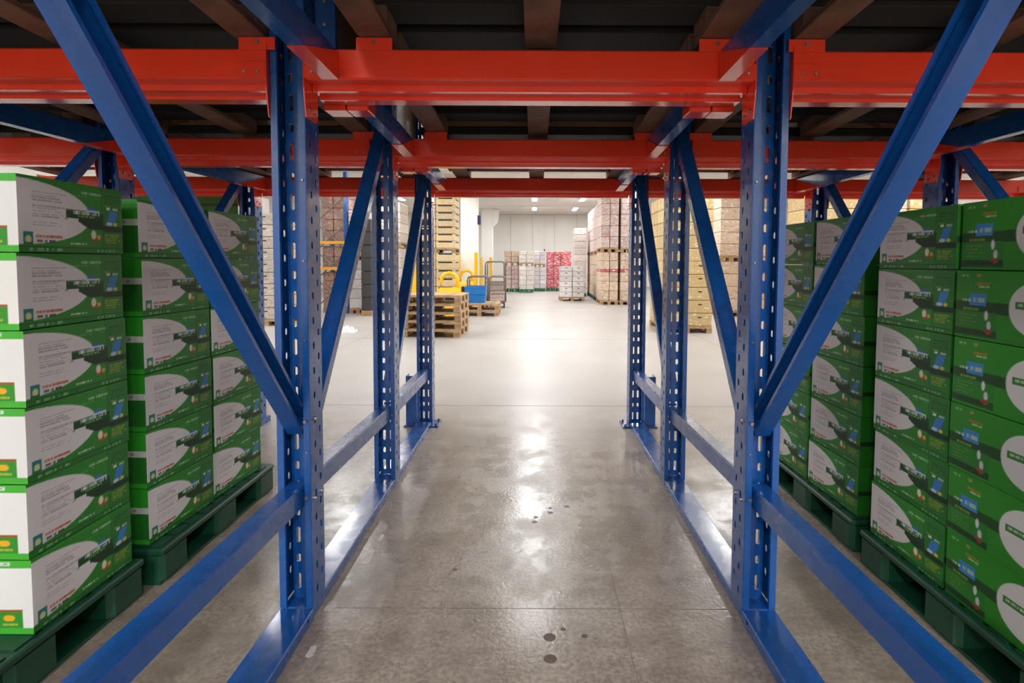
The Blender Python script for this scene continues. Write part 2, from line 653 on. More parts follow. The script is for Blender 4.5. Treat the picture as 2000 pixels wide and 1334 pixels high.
aisle_frame(XL, 1, 'blue perforated rack frame on the left edge of the aisle, with braces')
aisle_frame(XR, -1, 'blue perforated rack frame on the right edge of the aisle, with braces')


def outer_frame(XS, s, label):
    t = empty('rack_frame', (XS[2], P[2], 0), 0, label, 'rack frame', 'upright frames beyond the cartons')
    x = lambda k: XS[k] - XS[2]
    for k in (1, 2, 3):
        upright(t, x(k), P[k] - P[2])
        B('foot_plate', (x(k) - 0.08, x(k) + 0.08, P[k] - P[2] - 0.02, P[k] - P[2] + 0.14, 0, 0.044), BLUE, t)
    for k in (1, 2):
        brace('diagonal_brace', t, (x(k), P[k] - P[2] + 0.12, 0.68), (x(k + 1), P[k + 1] - P[2] + 0.03, 2.04), 0.070, 0.055, False, s)
        brace('horizontal_brace', t, (x(k), P[k] - P[2] + 0.12, 0.45), (x(k + 1), P[k + 1] - P[2] + 0.05, 0.45), 0.070, 0.08)
    return t


outer_frame(OUTL, 1, 'blue rack frame behind the green cartons at the left')
outer_frame(OUTR, -1, 'blue rack frame behind the green cartons at the right')

# ------------------------------------------------------------------ red beams
BZ = {0: (1.96, 2.06), 1: (1.921, 2.023), 2: (1.884, 1.982), 3: (1.846, 1.944)}   # underside, top at each plane
BY = {k: P[k] - 0.015 for k in range(4)}


def beam(k, x0, x1, label, tabs=(), group='red beams overhead'):
    zb, zt = BZ[k]
    t = empty('rack_beam', ((x0 + x1) / 2, BY[k], zb), 0, label, 'rack beam', group)
    xm = (x0 + x1) / 2
    a, b = x0 - xm + 0.006, x1 - xm - 0.006
    h = zt - zb
    bm = bmesh.new()
    c = 0.006
    prism(bm, [(0, h - c), (0, c), (c, 0), (0.065, 0), (0.065, -0.021), (0.125, -0.021), (0.125, -0.034), (0.185, -0.034), (0.185, h), (c, h)], 'x', a, b)
    mesh_obj('beam_body', bm, RED, t)
    for sx, xe in ((-1, x0 - xm), (1, x1 - xm)):
        bm = bmesh.new()
        xi = xe - sx * 0.004
        prism(bm, [(-0.004, h + 0.012), (-0.004, -0.03), (0.012, -0.125), (0.10, -0.125), (0.112, -0.11), (0.112, h + 0.012)], 'x', min(xe, xi), max(xe, xi))
        pl = mesh_obj('end_plate', bm, RED, t)
        bolts(pl, [(xi - sx * 0.002, y, z) for y, z in ((0.04, -0.09), (0.085, -0.10))], 'x', 0.006, 0.008)
        # small pressed bracket near the end
        bm = bmesh.new()
        x2 = xe - sx * 0.09
        box(bm, min(xi, x2), max(xi, x2), -0.005, 0.0, 0.002, h * 0.55, bev=0.001)
        br = mesh_obj('end_bracket', bm, RED, t)
        bolts(br, [(xe - sx * d, -0.006, 0.022) for d in (0.03, 0.075)], 'y', 0.005, 0.006)
    for xt in tabs:
        bm = bmesh.new()
        box(bm, xt - 0.062 - xm, xt + 0.062 - xm, 0.0, 0.005, h - 0.004, h + 0.038, bev=0.001)
        tb = mesh_obj('pallet_stop', bm, RED, t)
        bolts(tb, [(xt - xm, -0.001, h + 0.022)], 'y', 0.007, 0.006)
    return t


HW = UW / 2 + 0.003
CEN_T = (-0.545, 0.625)
LEF_T = (-0.945,)
RIG_T = (0.93,)
pl_name = ['nearest', 'first', 'second', 'third']
for k in range(4):
    if k == 0:
        continue
    beam(k, XL + HW, XR - HW, 'red beam spanning the aisle at the %s row of uprights' % pl_name[k], CEN_T if k < 3 else ())
    beam(k, OUTL[k] + HW, XL - HW, 'red beam over the left cartons at the %s row of uprights' % pl_name[k], LEF_T if k < 3 else ())
    beam(k, XR + HW, OUTR[k] - HW, 'red beam over the right cartons at the %s row of uprights' % pl_name[k], RIG_T if k < 3 else ())
    if k > 1:
        beam(k, OUTL[k] - 1.60, OUTL[k] - HW, 'red beam at the far left edge, %s row of uprights' % pl_name[k])
        beam(k, OUTR[k] + HW, OUTR[k] + 1.60, 'red beam at the far right edge, %s row of uprights' % pl_name[k])

# ------------------------------------------------------------------ blue depth bars that carry the pallets
SEG = [(0, 1), (1, 2), (2, 3)]


def depth_bar(k0, k1, x0, x1, s, label, saddles=False):
    """s=+1: closed face looks to +x"""
    ya = BY[k0] + 0.19 if k0 else -0.2
    yb = BY[k1] - 0.006
    za, zb = (BZ[k0][0] if k0 else 1.975), BZ[k1][0]
    t = empty('support_bar', (x0, ya, 0), 0, label, 'support bar', 'blue depth bars under the pallets')
    h = 0.094
    bm = bmesh.new()
    def ring(x, y, z):
        pr = [(0, 0), (0, h), (-0.05, h), (-0.05, h - 0.004), (-0.004, h - 0.004), (-0.004, 0.004), (-0.046, 0.004), (-0.046, 0.016), (-0.05, 0.016), (-0.05, 0)]
        return [bm.verts.new((x - x0 + s * px, y - ya, z + pz)) for px, pz in pr]
    A, Bq = ring(x0, ya, za), ring(x1, yb, zb)
    n = len(A)
    for i in range(n):
        bm.faces.new((A[i], A[(i + 1) % n], Bq[(i + 1) % n], Bq[i]))
    bm.faces.new(A[::-1])
    bm.faces.new(Bq)
    mesh_obj('bar_body', bm, BLUE, t)
    # red hook plate at the far end with a slanting edge
    L = 0.26
    f = L / (yb - ya)
    xs = x1 - (x1 - x0) * f
    zs = zb - (zb - za) * f
    bm = bmesh.new()
    pts = [(xs - x0, yb - L - ya, zs), (x1 - x0, yb - ya, zb + h), (x1 - x0, yb - ya, zb)]
    a = [bm.verts.new((p[0] + s * 0.001, p[1], p[2])) for p in pts]
    b = [bm.verts.new((p[0] + s * 0.004, p[1], p[2])) for p in pts]
    for i in range(3):
        bm.faces.new((a[i], a[(i + 1) % 3], b[(i + 1) % 3], b[i]))
    bm.faces.new(a[::-1])
    bm.faces.new(b)
    for (ax, bx, ay, by_, az, bz) in ((xs - x0, x1 - x0, yb - L - ya, yb - ya, zs, zb),):
        A = [bm.verts.new((ax + s * q, ay, az + w)) for q, w in ((0.004, -0.003), (-0.052, -0.003), (-0.052, 0.0), (0.004, 0.0))]
        Bq = [bm.verts.new((bx + s * q, by_, bz + w)) for q, w in ((0.004, -0.003), (-0.052, -0.003), (-0.052, 0.0), (0.004, 0.0))]
        for i in range(4):
            bm.faces.new((A[i], A[(i + 1) % 4], Bq[(i + 1) % 4], Bq[i]))
        bm.faces.new(A[::-1])
        bm.faces.new(Bq)
    mesh_obj('hook_plate', bm, RED, t)
    if saddles and k0:
        for j in range(2):
            xa = -s * 0.125 + s * 0.087 * j
            w = s * 0.082
            bm = bmesh.new()
            box(bm, min(xa, xa + w), max(xa, xa + w), 0.002, 0.10, za - 0.052, za - 0.004 + 0.0, bev=0.003)
            sd = mesh_obj('saddle_block', bm, RED, t)
            bolts(sd, [(xa + w / 2, 0.0, za - 0.028)], 'y', 0.006, 0.008)
    return t


wz = {0: 'nearest', 1: 'middle', 2: 'farthest'}
for i, (a, b) in enumerate(SEG):
    depth_bar(a, b, XL + 0.18, XL + 0.18, 1, 'blue bar overhead along the left of the aisle, %s section' % wz[i], True)
    depth_bar(a, b, XR - 0.19, XR - 0.19, -1, 'blue bar overhead along the right of the aisle, %s section' % wz[i], True)
    if a:
        depth_bar(a, b, OUTL[a] + 0.14, OUTL[b] + 0.16, 1, 'blue bar above the left cartons, %s section' % wz[i])
        depth_bar(a, b, OUTR[a] - 0.16, OUTR[b] - 0.20, -1, 'blue bar above the right cartons, %s section' % wz[i])

for sx, x0, x1 in ((-1, -0.785, -0.713), (1, 0.604, 0.678)):
    side = 'left' if sx < 0 else 'right'
    t = empty('spacer_post', ((x0 + x1) / 2, BY[1] + 0.101, BZ[1][1]), 0, 'short blue bolted post on the first beam, %s end' % side, 'post', 'short posts on the first beam')
    w = (x1 - x0) / 2
    bm = bmesh.new()
    prism(bm, [(-w, 0), (w, 0), (w, 0.03), (w - 0.004, 0.03), (w - 0.004, 0.004), (-w + 0.004, 0.004), (-w + 0.004, 0.03), (-w, 0.03)], 'z', 0.0, 0.6)
    p_ = mesh_obj('post_body', bm, BLUE, t)
    bolts(t, [(0.0, -0.004, z) for z in (0.06, 0.12, 0.2)], 'y', 0.006, 0.008)


# ------------------------------------------------------------------ wooden pallets
def box_mesh(name, dx, dy, dz, m, bev=0.003):
    bm = bmesh.new()
    box(bm, -dx / 2, dx / 2, -dy / 2, dy / 2, 0, dz, bev=bev)
    me = bpy.data.meshes.new(name)
    bm.to_mesh(me)
    bm.free()
    me.materials.append(m)
    return me


_cache = {}


def piece(name, dx, dy, dz, m, parent, loc):
    key = (name, round(dx, 4), round(dy, 4), round(dz, 4), m.name)
    if key not in _cache:
        _cache[key] = box_mesh(name, dx, dy, dz, m)
    o = bpy.data.objects.new(name, _cache[key])
    link(o, parent)
    o.location = loc
    return o


def wood_pallet(loc, w, d, m, runners=None, deck=6, rz=0.0, rx=0.0, label='', group=None, name='wooden_pallet', rw=0.11, hh=0.144, deckdir='x', far=False, md=None):
    md = md or m
    t = empty(name, loc, rz, label, 'pallet', group)
    t.rotation_euler = (rx, 0, rz)
    rt, bt, dt = 0.022, hh - 0.066, 0.022
    xs = runners or [-w / 2 + rw / 2, 0, w / 2 - rw / 2]
    ys = [-d / 2 + 0.07, 0, d / 2 - 0.07]
    for x in xs:
        piece('runner_board', rw, d, rt, m, t, (x, 0, 0))
        for y in (ys if not far else (ys[0], ys[2])):
            piece('block', rw, 0.14, bt, m, t, (x, y, rt))
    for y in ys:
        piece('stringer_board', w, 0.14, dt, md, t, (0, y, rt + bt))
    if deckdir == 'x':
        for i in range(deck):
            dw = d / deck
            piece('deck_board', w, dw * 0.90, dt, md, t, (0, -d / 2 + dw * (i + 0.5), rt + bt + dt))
    else:
        for i in range(deck):
            dw = w / deck
            piece('deck_board', dw * 0.86, d, dt, m, t, (-w / 2 + dw * (i + 0.5), 0, rt + bt + dt))
    return t


WRAPC = carton_mat('brown_carton_board', (150, 116, 82), [(90, 66, 44)], 0.3)
bays = [('centre', -0.66, 0.735, [-0.545, 0.024, 0.625]), ('left', None, -0.916, [-0.975, -1.64, None]), ('right', 0.888, None, [0.948, 1.58, None])]
for i, (a, b) in enumerate(SEG):
    for nm, x0, x1, rs in bays:
        ya = BY[a] + (0.10 if a else -0.16)
        yb = BY[b] + 0.10
        if a:
            ya = BY[a] + 0.135
        if a == 0:
            ya = 0.60
        if nm == 'left':
            x0 = OUTL[b] + 0.075
            rs = rs[:2] + [x0 + 0.06]
        if nm == 'right':
            x1 = OUTR[b] - 0.075
            rs = rs[:2] + [x1 - 0.06]
        xm, ym = (x0 + x1) / 2, (ya + yb) / 2
        za, zb = (BZ[a][1] if a else 2.07), BZ[b][1]
        rx = math.atan2(zb - za, BY[b] - BY[a])
        zm = za + (0.004 if b == 3 else 0.037) + (zb - za) * (ym - BY[a]) / (BY[b] - BY[a])
        lab = 'dark wooden pallet overhead above the %s, %s section' % ({'centre': 'aisle', 'left': 'left cartons', 'right': 'right cartons'}[nm], wz[i])
        wood_pallet((xm, ym, zm + 0.005), x1 - x0, yb - ya - 0.02, DKWOOD, [r - xm for r in rs], 7, 0, rx, lab, 'pallets lying on the beams overhead', 'wooden_pallet', 0.112, 0.100 if b == 3 else 0.126, md=SHADEDECK)
        bm = bmesh.new()  # unseen load added on the pallet to block ceiling light
        ww, dd = (x1 - x0) / 2, (yb - ya - 0.06) / 2
        box(bm, -ww, ww, -dd, dd, 0, 0.9, bev=0.02)
        box(bm, -0.03, 0.03, -dd - 0.002, dd + 0.002, 0.0, 0.902, mi=1)
        ld = mesh_obj('light_block_load', bm, [WRAPC, TAPE])
        ld.location = (xm, ym, zm + (0.118 if b == 3 else 0.145))
        ld.rotation_euler = (rx, 0, 0)
        tag(ld, 'unseen brown load added to block light above the %s, %s section' % ({'centre': 'aisle', 'left': 'left cartons', 'right': 'right cartons'}[nm], wz[i]), 'load', 'unseen loads added to block light')
for sgn, OUT, nm in ((-1, OUTL, 'left'), (1, OUTR, 'right')):
    for (a, b) in SEG[1:]:
        x0 = OUT[b] + sgn * 0.075
        x1 = x0 + sgn * 1.40
        xm = (x0 + x1) / 2
        ya, yb = BY[a] + 0.135, BY[b] + 0.10
        ym = (ya + yb) / 2
        za, zb = BZ[a][1], BZ[b][1]
        rx = math.atan2(zb - za, BY[b] - BY[a])
        zm = za + (0.004 if b == 3 else 0.037) + (zb - za) * (ym - BY[a]) / (BY[b] - BY[a])
        wood_pallet((xm, ym, zm + 0.005), 1.38, yb - ya - 0.02, DKWOOD, None, 7, 0, rx, 'dark wooden pallet overhead at the far %s edge, %s section' % (nm, wz[a]), 'pallets lying on the beams overhead', 'wooden_pallet', 0.112, 0.100 if b == 3 else 0.126, md=SHADEDECK)
        ld = B('light_block_load', (-0.69, 0.69, -0.5, 0.5, 0, 0.9), WRAPC, None, bev=0.02)  # unseen load added to keep ceiling light off the edge bay
        ld.location = (xm, ym, zm + (0.118 if b == 3 else 0.145))
        ld.rotation_euler = (rx, 0, 0)
        tag(ld, 'unseen brown load added to block light at the far %s edge, %s section' % (nm, wz[a]), 'load', 'unseen loads added to block light')


# ------------------------------------------------------------------ green cartons
def lin_arr(a):
    a = np.asarray(a, dtype=float) / 255.0
    return np.where(a <= 0.04045, a / 12.92, ((a + 0.055) / 1.055) ** 2.4)


def put(img, mask, col, al=1.0):
    m = (np.clip(mask, 0, 1) * al)[..., None]
    img[:] = img * (1 - m) + np.array(col, float) * m


def rect(U, V, u0, u1, v0, v1):
    return ((U >= u0) & (U <= u1) & (V >= v0) & (V <= v1)).astype(float)


def ell(U, V, cu, cv, a, b):
    return np.clip(0.5 - (((U - cu) / a) ** 2 + ((V - cv) / b) ** 2 - 1) * min(a, b) * 60, 0, 1)


def text(U, V, u0, u1, v0, v1, seed, cw=0.012, fill=0.72):
    g = np.random.default_rng(seed)
    n = int(1.6 / cw) + 2
    on = (g.random(n) < fill).astype(float) * g.uniform(0.5, 1.0, n)
    idx = np.clip((U / cw).astype(int), 0, n - 1)
    return rect(U, V, u0, u1, v0, v1) * on[idx]


GREEN = (46, 132, 40)


def art_main(U, V):
    img = np.zeros(U.shape + (3,)) + np.array(GREEN, float)
    put(img, rect(U, V, 0.775, 1, 0.0, 1), (40, 120, 42))
    put(img, rect(U, V, 0.0, 1, 0.0, 0.075), (40, 118, 38))
    put(img, rect(U, V, 0.0, 1, 0.075, 0.085), (24, 78, 26))
    put(img, rect(U, V, 0.765, 0.772, 0.07, 1), (26, 84, 30))
    # white half oval
    w = np.clip(0.5 - ((np.abs(U + 0.02) / 0.655) ** 2.0 + (np.abs(V - 0.53) / 0.43) ** 2.15 - 1) * 22, 0, 1)
    put(img, w, (226, 220, 218))
    # dark swoosh behind the tip
    put(img, ((U > 0.52) & (U < 0.775) & (V > 0.36) & (V < 0.50) & (V > 0.36 + (0.62 - U) * 0.9)).astype(float), (20, 58, 26))
    put(img, rect(U, V, 0.775, 1.0, 0.33, 0.415), (22, 52, 26))
    # name plate
    put(img, rect(U, V, 0.40, 0.775, 0.50, 0.62), (24, 74, 30))
    put(img, rect(U, V, 0.40, 0.775, 0.60, 0.62), (70, 110, 84))
    put(img, text(U, V, 0.47, 0.74, 0.56, 0.605, 3, 0.010, 0.8), (226, 236, 228))
    put(img, text(U, V, 0.50, 0.70, 0.52, 0.545, 4, 0.010, 0.7), (150, 190, 90))
    put(img, ell(U, V, 0.655, 0.635, 0.045, 0.05), (60, 120, 170))
    put(img, rect(U, V, 0.60, 0.74, 0.605, 0.625), (205, 215, 220))
    # text lines on the white
    for r, v in enumerate((0.80, 0.765, 0.73, 0.695, 0.62, 0.585, 0.55, 0.515, 0.48, 0.40, 0.365)):
        ln = 0.30 - 0.09 * ((r * 7) % 4) / 3.0
        put(img, text(U, V, 0.115, 0.115 + ln, v - 0.008, v + 0.008, 20 + r, 0.012, 0.88), (150, 144, 144), 0.75)
    put(img, rect(U, V, 0.035, 0.115, 0.10, 0.27), (40, 128, 120))
    put(img, ell(U, V, 0.075, 0.17, 0.024, 0.05), (216, 216, 150))
    put(img, rect(U, V, 0.035, 0.115, 0.10, 0.135), (40, 110, 50))
    put(img, text(U, V, 0.14, 0.36, 0.20, 0.235, 50, 0.012, 0.85), (196, 92, 60))
    put(img, text(U, V, 0.14, 0.30, 0.135, 0.175, 51, 0.013, 0.85), (66, 50, 56))
    # top words
    put(img, text(U, V, 0.56, 0.76, 0.86, 0.895, 60, 0.012, 0.75), (190, 214, 190), 0.8)
    put(img, text(U, V, 0.48, 0.74, 0.82, 0.835, 61, 0.014, 0.6), (150, 196, 150), 0.7)
    # egg and nest
    put(img, ell(U, V, 0.69, 0.225, 0.05, 0.055), (150, 92, 40))
    put(img, ell(U, V, 0.67, 0.275, 0.026, 0.065), (236, 226, 200))
    put(img, ell(U, V, 0.725, 0.24, 0.018, 0.035), (220, 176, 96))
    put(img, text(U, V, 0.42, 0.60, 0.115, 0.145, 66, 0.010, 0.8), (214, 230, 210))
    # right panel: blue emblem, yellow words
    d = (np.abs((U - 0.875) - (V - 0.53) * 0.22) < 0.045) & (V > 0.43) & (V < 0.66)
    put(img, d.astype(float), (62, 128, 196))
    put(img, ell(U, V, 0.845, 0.455, 0.035, 0.03), (196, 208, 220))
    put(img, ell(U, V, 0.915, 0.455, 0.022, 0.03), (214, 196, 66))
    put(img, text(U, V, 0.82, 0.95, 0.665, 0.705, 70, 0.012, 0.85), (232, 238, 236))
    put(img, text(U, V, 0.80, 0.86, 0.715, 0.735, 71, 0.010, 0.8), (222, 190, 60))
    for r, v in enumerate((0.285, 0.245, 0.205, 0.165)):
        put(img, text(U, V, 0.795, 0.965 - 0.03 * (r % 2), v - 0.012, v + 0.010, 80 + r, 0.010, 0.8), (196, 180, 60), 0.75)
    for r, v in enumerate((0.88, 0.83, 0.78)):
        put(img, text(U, V, 0.80, 0.97, v - 0.009, v + 0.009, 90 + r, 0.014, 0.6), (22, 76, 28), 0.8)
    put(img, text(U, V, 0.08, 0.36, 0.02, 0.055, 95, 0.016, 0.55), (190, 220, 190), 0.7)
    put(img, text(U, V, 0.70, 0.90, 0.02, 0.055, 96, 0.016, 0.5), (190, 220, 190), 0.6)
    return img


def art_back(U, V):
    U = U * 1.5
    img = np.zeros(U.shape + (3,)) + np.array((44, 142, 30), float)
    put(img, rect(U, V, 0.0, 1, 0.40, 0.55), (24, 60, 28), 0.8)
    put(img, rect(U, V, 0.0, 0.62, 0.05, 0.15), (24, 74, 28))
    put(img, rect(U, V, 0.0, 0.62, 0.15, 0.40), (40, 128, 40))
    put(img, rect(U, V, 0.0, 0.62, 0.55, 1.0), (44, 140, 32), 0.5)
    put(img, rect(U, V, 0.22, 0.46, 0.49, 0.67), (64, 140, 205))
    put(img, text(U, V, 0.26, 0.44, 0.54, 0.61, 5, 0.012, 0.85), (206, 216, 160))
    put(img, text(U, V, 0.10, 0.24, 0.545, 0.585, 6, 0.010, 0.8), (214, 226, 226))
    put(img, text(U, V, 0.12, 0.36, 0.425, 0.455, 7, 0.010, 0.8), (150, 176, 60))
    put(img, text(U, V, 0.30, 0.50, 0.80, 0.835, 8, 0.012, 0.85), (196, 122, 40))
    put(img, text(U, V, 0.33, 0.50, 0.755, 0.78, 9, 0.012, 0.85), (206, 224, 206))
    put(img, text(U, V, 0.08, 0.20, 0.91, 0.95, 10, 0.02, 0.8), (160, 196, 150))
    put(img, ell(U, V, 0.335, 0.93, 0.035, 0.025), (150, 150, 90))
    for r, v in enumerate((0.35, 0.30, 0.25, 0.20)):
        put(img, text(U, V, 0.06, 0.32 - 0.06 * (r % 2), v - 0.011, v + 0.011, 30 + r, 0.010, 0.8), (170, 176, 56), 0.7)
    put(img, ell(U, V, 0.47, 0.36, 0.026, 0.07), (226, 230, 222))
    put(img, ell(U, V, 0.51, 0.22, 0.03, 0.065), (206, 214, 216))
    put(img, ell(U, V, 0.49, 0.13, 0.06, 0.04), (150, 74, 40))
    w = np.clip(0.5 - ((np.abs(U - 1.15) / 0.38) ** 2.0 + (np.abs(V - 0.50) / 0.38) ** 2.1 - 1) * 16, 0, 1)
    put(img, w, (226, 224, 220))
    put(img, rect(U, V, 0.85, 1.2, 0.50, 0.60), (60, 128, 50))
    put(img, text(U, V, 0.88, 1.17, 0.53, 0.57, 44, 0.012, 0.8), (216, 232, 210))
    put(img, text(U, V, 0.12, 0.50, 0.08, 0.115, 45, 0.016, 0.55), (14, 40, 18))
    return img


def art_end_white(U, V):
    img = np.zeros(U.shape + (3,)) + np.array((232, 232, 230), float)
    put(img, rect(U, V, 0, 1, 0.905, 1), (72, 178, 56))
    put(img, rect(U, V, 0, 1, 0, 0.085), (72, 178, 56))
    put(img, rect(U, V, 0.60, 0.90, 0.085, 0.31), (52, 146, 46))
    put(img, rect(U, V, 0.60, 0.90, 0.31, 0.335), (160, 84, 40))
    put(img, ell(U, V, 0.78, 0.22, 0.055, 0.045), (236, 176, 40))
    put(img, text(U, V, 0.64, 0.86, 0.115, 0.15, 4, 0.02, 0.8), (190, 190, 70))
    put(img, rect(U, V, 0.60, 0.80, 0.925, 0.98), (206, 226, 206))
    put(img, text(U, V, 0.62, 0.78, 0.94, 0.965, 5, 0.02, 0.7), (120, 120, 120))
    for r, v in enumerate((0.72, 0.66, 0.56, 0.50, 0.44)):
        put(img, text(U, V, 0.08, 0.50 - 0.1 * (r % 2), v - 0.01, v + 0.01, 10 + r, 0.014, 0.8), (130, 130, 136), 0.8)
    return img


def art_end_green(U, V):
    img = np.zeros(U.shape + (3,)) + np.array((42, 150, 34), float)
    put(img, rect(U, V, 0, 1, 0.0, 0.56), (34, 112, 34))
    put(img, rect(U, V, 0, 1, 0.56, 0.67), (196, 200, 190))
    put(img, text(U, V, 0.1, 0.9, 0.59, 0.64, 5, 0.03, 0.7), (120, 120, 112))
    put(img, rect(U, V, 0, 1, 0.0, 0.09), (52, 160, 42))
    for r, v in enumerate((0.42, 0.36, 0.30, 0.24)):
        put(img, text(U, V, 0.1, 0.85, v - 0.01, v + 0.01, 15 + r, 0.02, 0.6), (110, 120, 40), 0.6)
    return img


def art_end_dark(U, V):
    img = np.zeros(U.shape + (3,)) + np.array((32, 108, 28), float)
    put(img, rect(U, V, 0, 1, 0.42, 0.5), (20, 54, 22))
    put(img, text(U, V, 0.1, 0.9, 0.86, 0.92, 5, 0.05, 0.5), (150, 170, 150), 0.6)
    put(img, text(U, V, 0.1, 0.9, 0.12, 0.30, 6, 0.03, 0.5), (110, 120, 40), 0.5)
    return img


PRINT = bpy.data.materials.new('printed_carton_board')
N_ = Nodes(PRINT)
at_ = N_.n('ShaderNodeAttribute')
at_.attribute_name = 'print'
rr_ = N_.ramp(N_.rand(), [(0.0, 0.86), (1.0, 1.0)])
N_.l(N_.mix(1.0, at_.outputs['Color'], rr_, 'MULTIPLY'), N_.p.inputs['Base Color'])
N_.p.inputs['Roughness'].default_value = 0.42
N_.p.inputs['Specular IOR Level'].default_value = 0.4
N_.bump(N_.noise(N_.mapping(N_.obj(), (1, 1, 1)), 9.0, 3), 0.12, 0.01)
GL, GH, GW = 0.405, 0.2315, 0.33


def carton_mesh(name, side_p, side_n, end, L=GL, H=GH, W=GW):
    """long axis along y; printed +x and -x sides, printed -y and +y ends"""
    V, F, Cc = [], [], []
    g = 0.0015

    def face(O, U, Vd, lu, lv, nu, nv, fn, bulge=0.0, nrm=(0, 0, 0)):
        O, U, Vd, nrm = map(np.array, (O, U, Vd, nrm))
        us, vs = np.linspace(0, 1, nu + 1), np.linspace(0, 1, nv + 1)
        UU, VV = np.meshgrid(us, vs)
        col = lin_arr(fn(UU, VV))
        base = len(V)
        bl = bulge * (np.sin(np.pi * UU) * np.sin(np.pi * VV)) ** 0.5
        P3 = O[None, None] + U[None, None] * (UU * lu)[..., None] + Vd[None, None] * (VV * lv)[..., None] + nrm[None, None] * bl[..., None]
        V.extend(map(tuple, P3.reshape(-1, 3)))
        Cc.extend(map(tuple, col.reshape(-1, 3)))
        k = nu + 1
        for j in range(nv):
            for i in range(nu):
                a = base + j * k + i
                F.append((a, a + 1, a + k + 1, a + k))
    l, w, h = L / 2, W / 2, H - 0.003
    flat = lambda c: (lambda U, Vv: np.zeros(U.shape + (3,)) + np.array(c, float))
    face((w, -l, 0), (0, 1, 0), (0, 0, 1), L, h, 128, 80, side_p, 0.003, (1, 0, 0))
    face((-w, l, 0), (0, -1, 0), (0, 0, 1), L, h, 128, 80, side_n, 0.003, (-1, 0, 0))
    face((-w, -l, 0), (1, 0, 0), (0, 0, 1), W, h, 80, 64, end, 0.002, (0, -1, 0))
    face((w, l, 0), (-1, 0, 0), (0, 0, 1), W, h, 24, 20, end, 0.002, (0, 1, 0))
    face((-w, -l, h), (1, 0, 0), (0, 1, 0), W, L, 24, 4, lambda U, Vv: np.where((np.abs(U - 0.5) < 0.06)[..., None], np.array((120, 150, 110.)), np.array((52, 140, 44.))))
    face((-w, l, 0), (1, 0, 0), (0, -1, 0), W, L, 1, 1, flat((90, 70, 50)))
    me = bpy.data.meshes.new(name)
    me.from_pydata(V, [], F)
    ca = me.color_attributes.new('print', 'FLOAT_COLOR', 'POINT')
    arr = np.ones((len(V), 4), dtype=np.float32)
    arr[:, :3] = np.array(Cc, dtype=np.float32)
    ca.data.foreach_set('color', arr.ravel())
    me.materials.append(PRINT)
    me.update()
    return me


CM_WHITE = carton_mesh('printed_carton_white_end', art_main, art_main, art_end_white)
GW2 = 0.48
CM_GREEN = carton_mesh('printed_carton_green_end', art_main, art_main, art_end_green, W=GW2)
CM_DARK = carton_mesh('printed_carton_dark_end', art_main, art_main, art_end_dark, W=GW2)
CM_BACK = carton_mesh('printed_carton_reverse', art_back, art_back, art_end_dark, W=GW2)
LAY = ['bottom', 'second', 'third', 'fourth', 'fifth', 'top', 'seventh']


def green_stack(stack, xf, s, y0, cols, layers, rz, desc, nx=1, z0=0.152, hscale=1.0, W=0.48):
    """xf: x of the aisle-facing side; s=-1 stack extends to -x (left bay). cols: list of meshes from near to far"""
    for j, me in enumerate(cols):
        for li in range(layers):
            for ix in range(nx):
                o = bpy.data.objects.new('green_carton', me)
                C.objects.link(o)
                jx, jy = random.uniform(-0.007, 0.007), random.uniform(-0.002, 0.002)
                o.location = (xf + s * (W / 2 + ix * (W + 0.022)) + jx + (j * (GL + 0.012)) * math.tan(rz) * -1, y0 + GL / 2 + j * (GL + 0.012) + jy, z0 + li * GH * hscale)
                o.scale = (1, 1, hscale)
                o.rotation_euler = (0, 0, rz + random.uniform(-0.007, 0.007))
                row = '' if nx == 1 else (', aisle side' if ix == 0 else ', inner row')
                dep = '' if len(cols) == 1 else [', near box', ', far box', ', farthest box'][j]
                tag(o, 'green carton %s, %s layer%s%s' % (desc, LAY[li] if li < layers - 1 else 'top', dep, row), 'carton', 'printed green cartons on floor pallets')


def plastic_pallet(x0, x1, y0, y1, label, m=GPLAST, h=0.15, group='green plastic pallets on the floor', name='plastic_pallet'):
    xm, ym = (x0 + x1) / 2, (y0 + y1) / 2
    w, d = x1 - x0, y1 - y0
    t = empty(name, (xm, ym, 0), 0, label, 'pallet', group)
    bm = bmesh.new()
    box(bm, -w / 2, w / 2, -d / 2, d / 2, h - 0.032, h - 0.006, bev=0.006)
    for i in range(9):
        yy = -d / 2 + 0.03 + i * (d - 0.06) / 9
        box(bm, -w / 2 + 0.02, w / 2 - 0.02, yy, yy + (d - 0.06) / 9 * 0.72, h - 0.008, h)
    mesh_obj('deck', bm, m, t)
    fw, fd = 0.15, 0.17
    for ix in (-1, 0, 1):
        for iy in (-1, 0, 1):
            bm = bmesh.new()
            cx, cy = ix * (w / 2 - fw / 2), iy * (d / 2 - fd / 2)
            prism(bm, [(cx - fw / 2 + 0.02, cy - fd / 2), (cx + fw / 2 - 0.02, cy - fd / 2), (cx + fw / 2, cy - fd / 2 + 0.02), (cx + fw / 2, cy + fd / 2 - 0.02),
                       (cx + fw / 2 - 0.02, cy + fd / 2), (cx - fw / 2 + 0.02, cy + fd / 2), (cx - fw / 2, cy + fd / 2 - 0.02), (cx - fw / 2, cy - fd / 2 + 0.02)], 'z', 0.014, h - 0.032)
            mesh_obj('foot', bm, m, t)
    for ix in (-1, 0, 1):
        cx = ix * (w / 2 - fw / 2)
        B('skid', (cx - fw / 2 + 0.01, cx + fw / 2 - 0.01, -d / 2, d / 2, 0.0, 0.014), m, t)
    return t


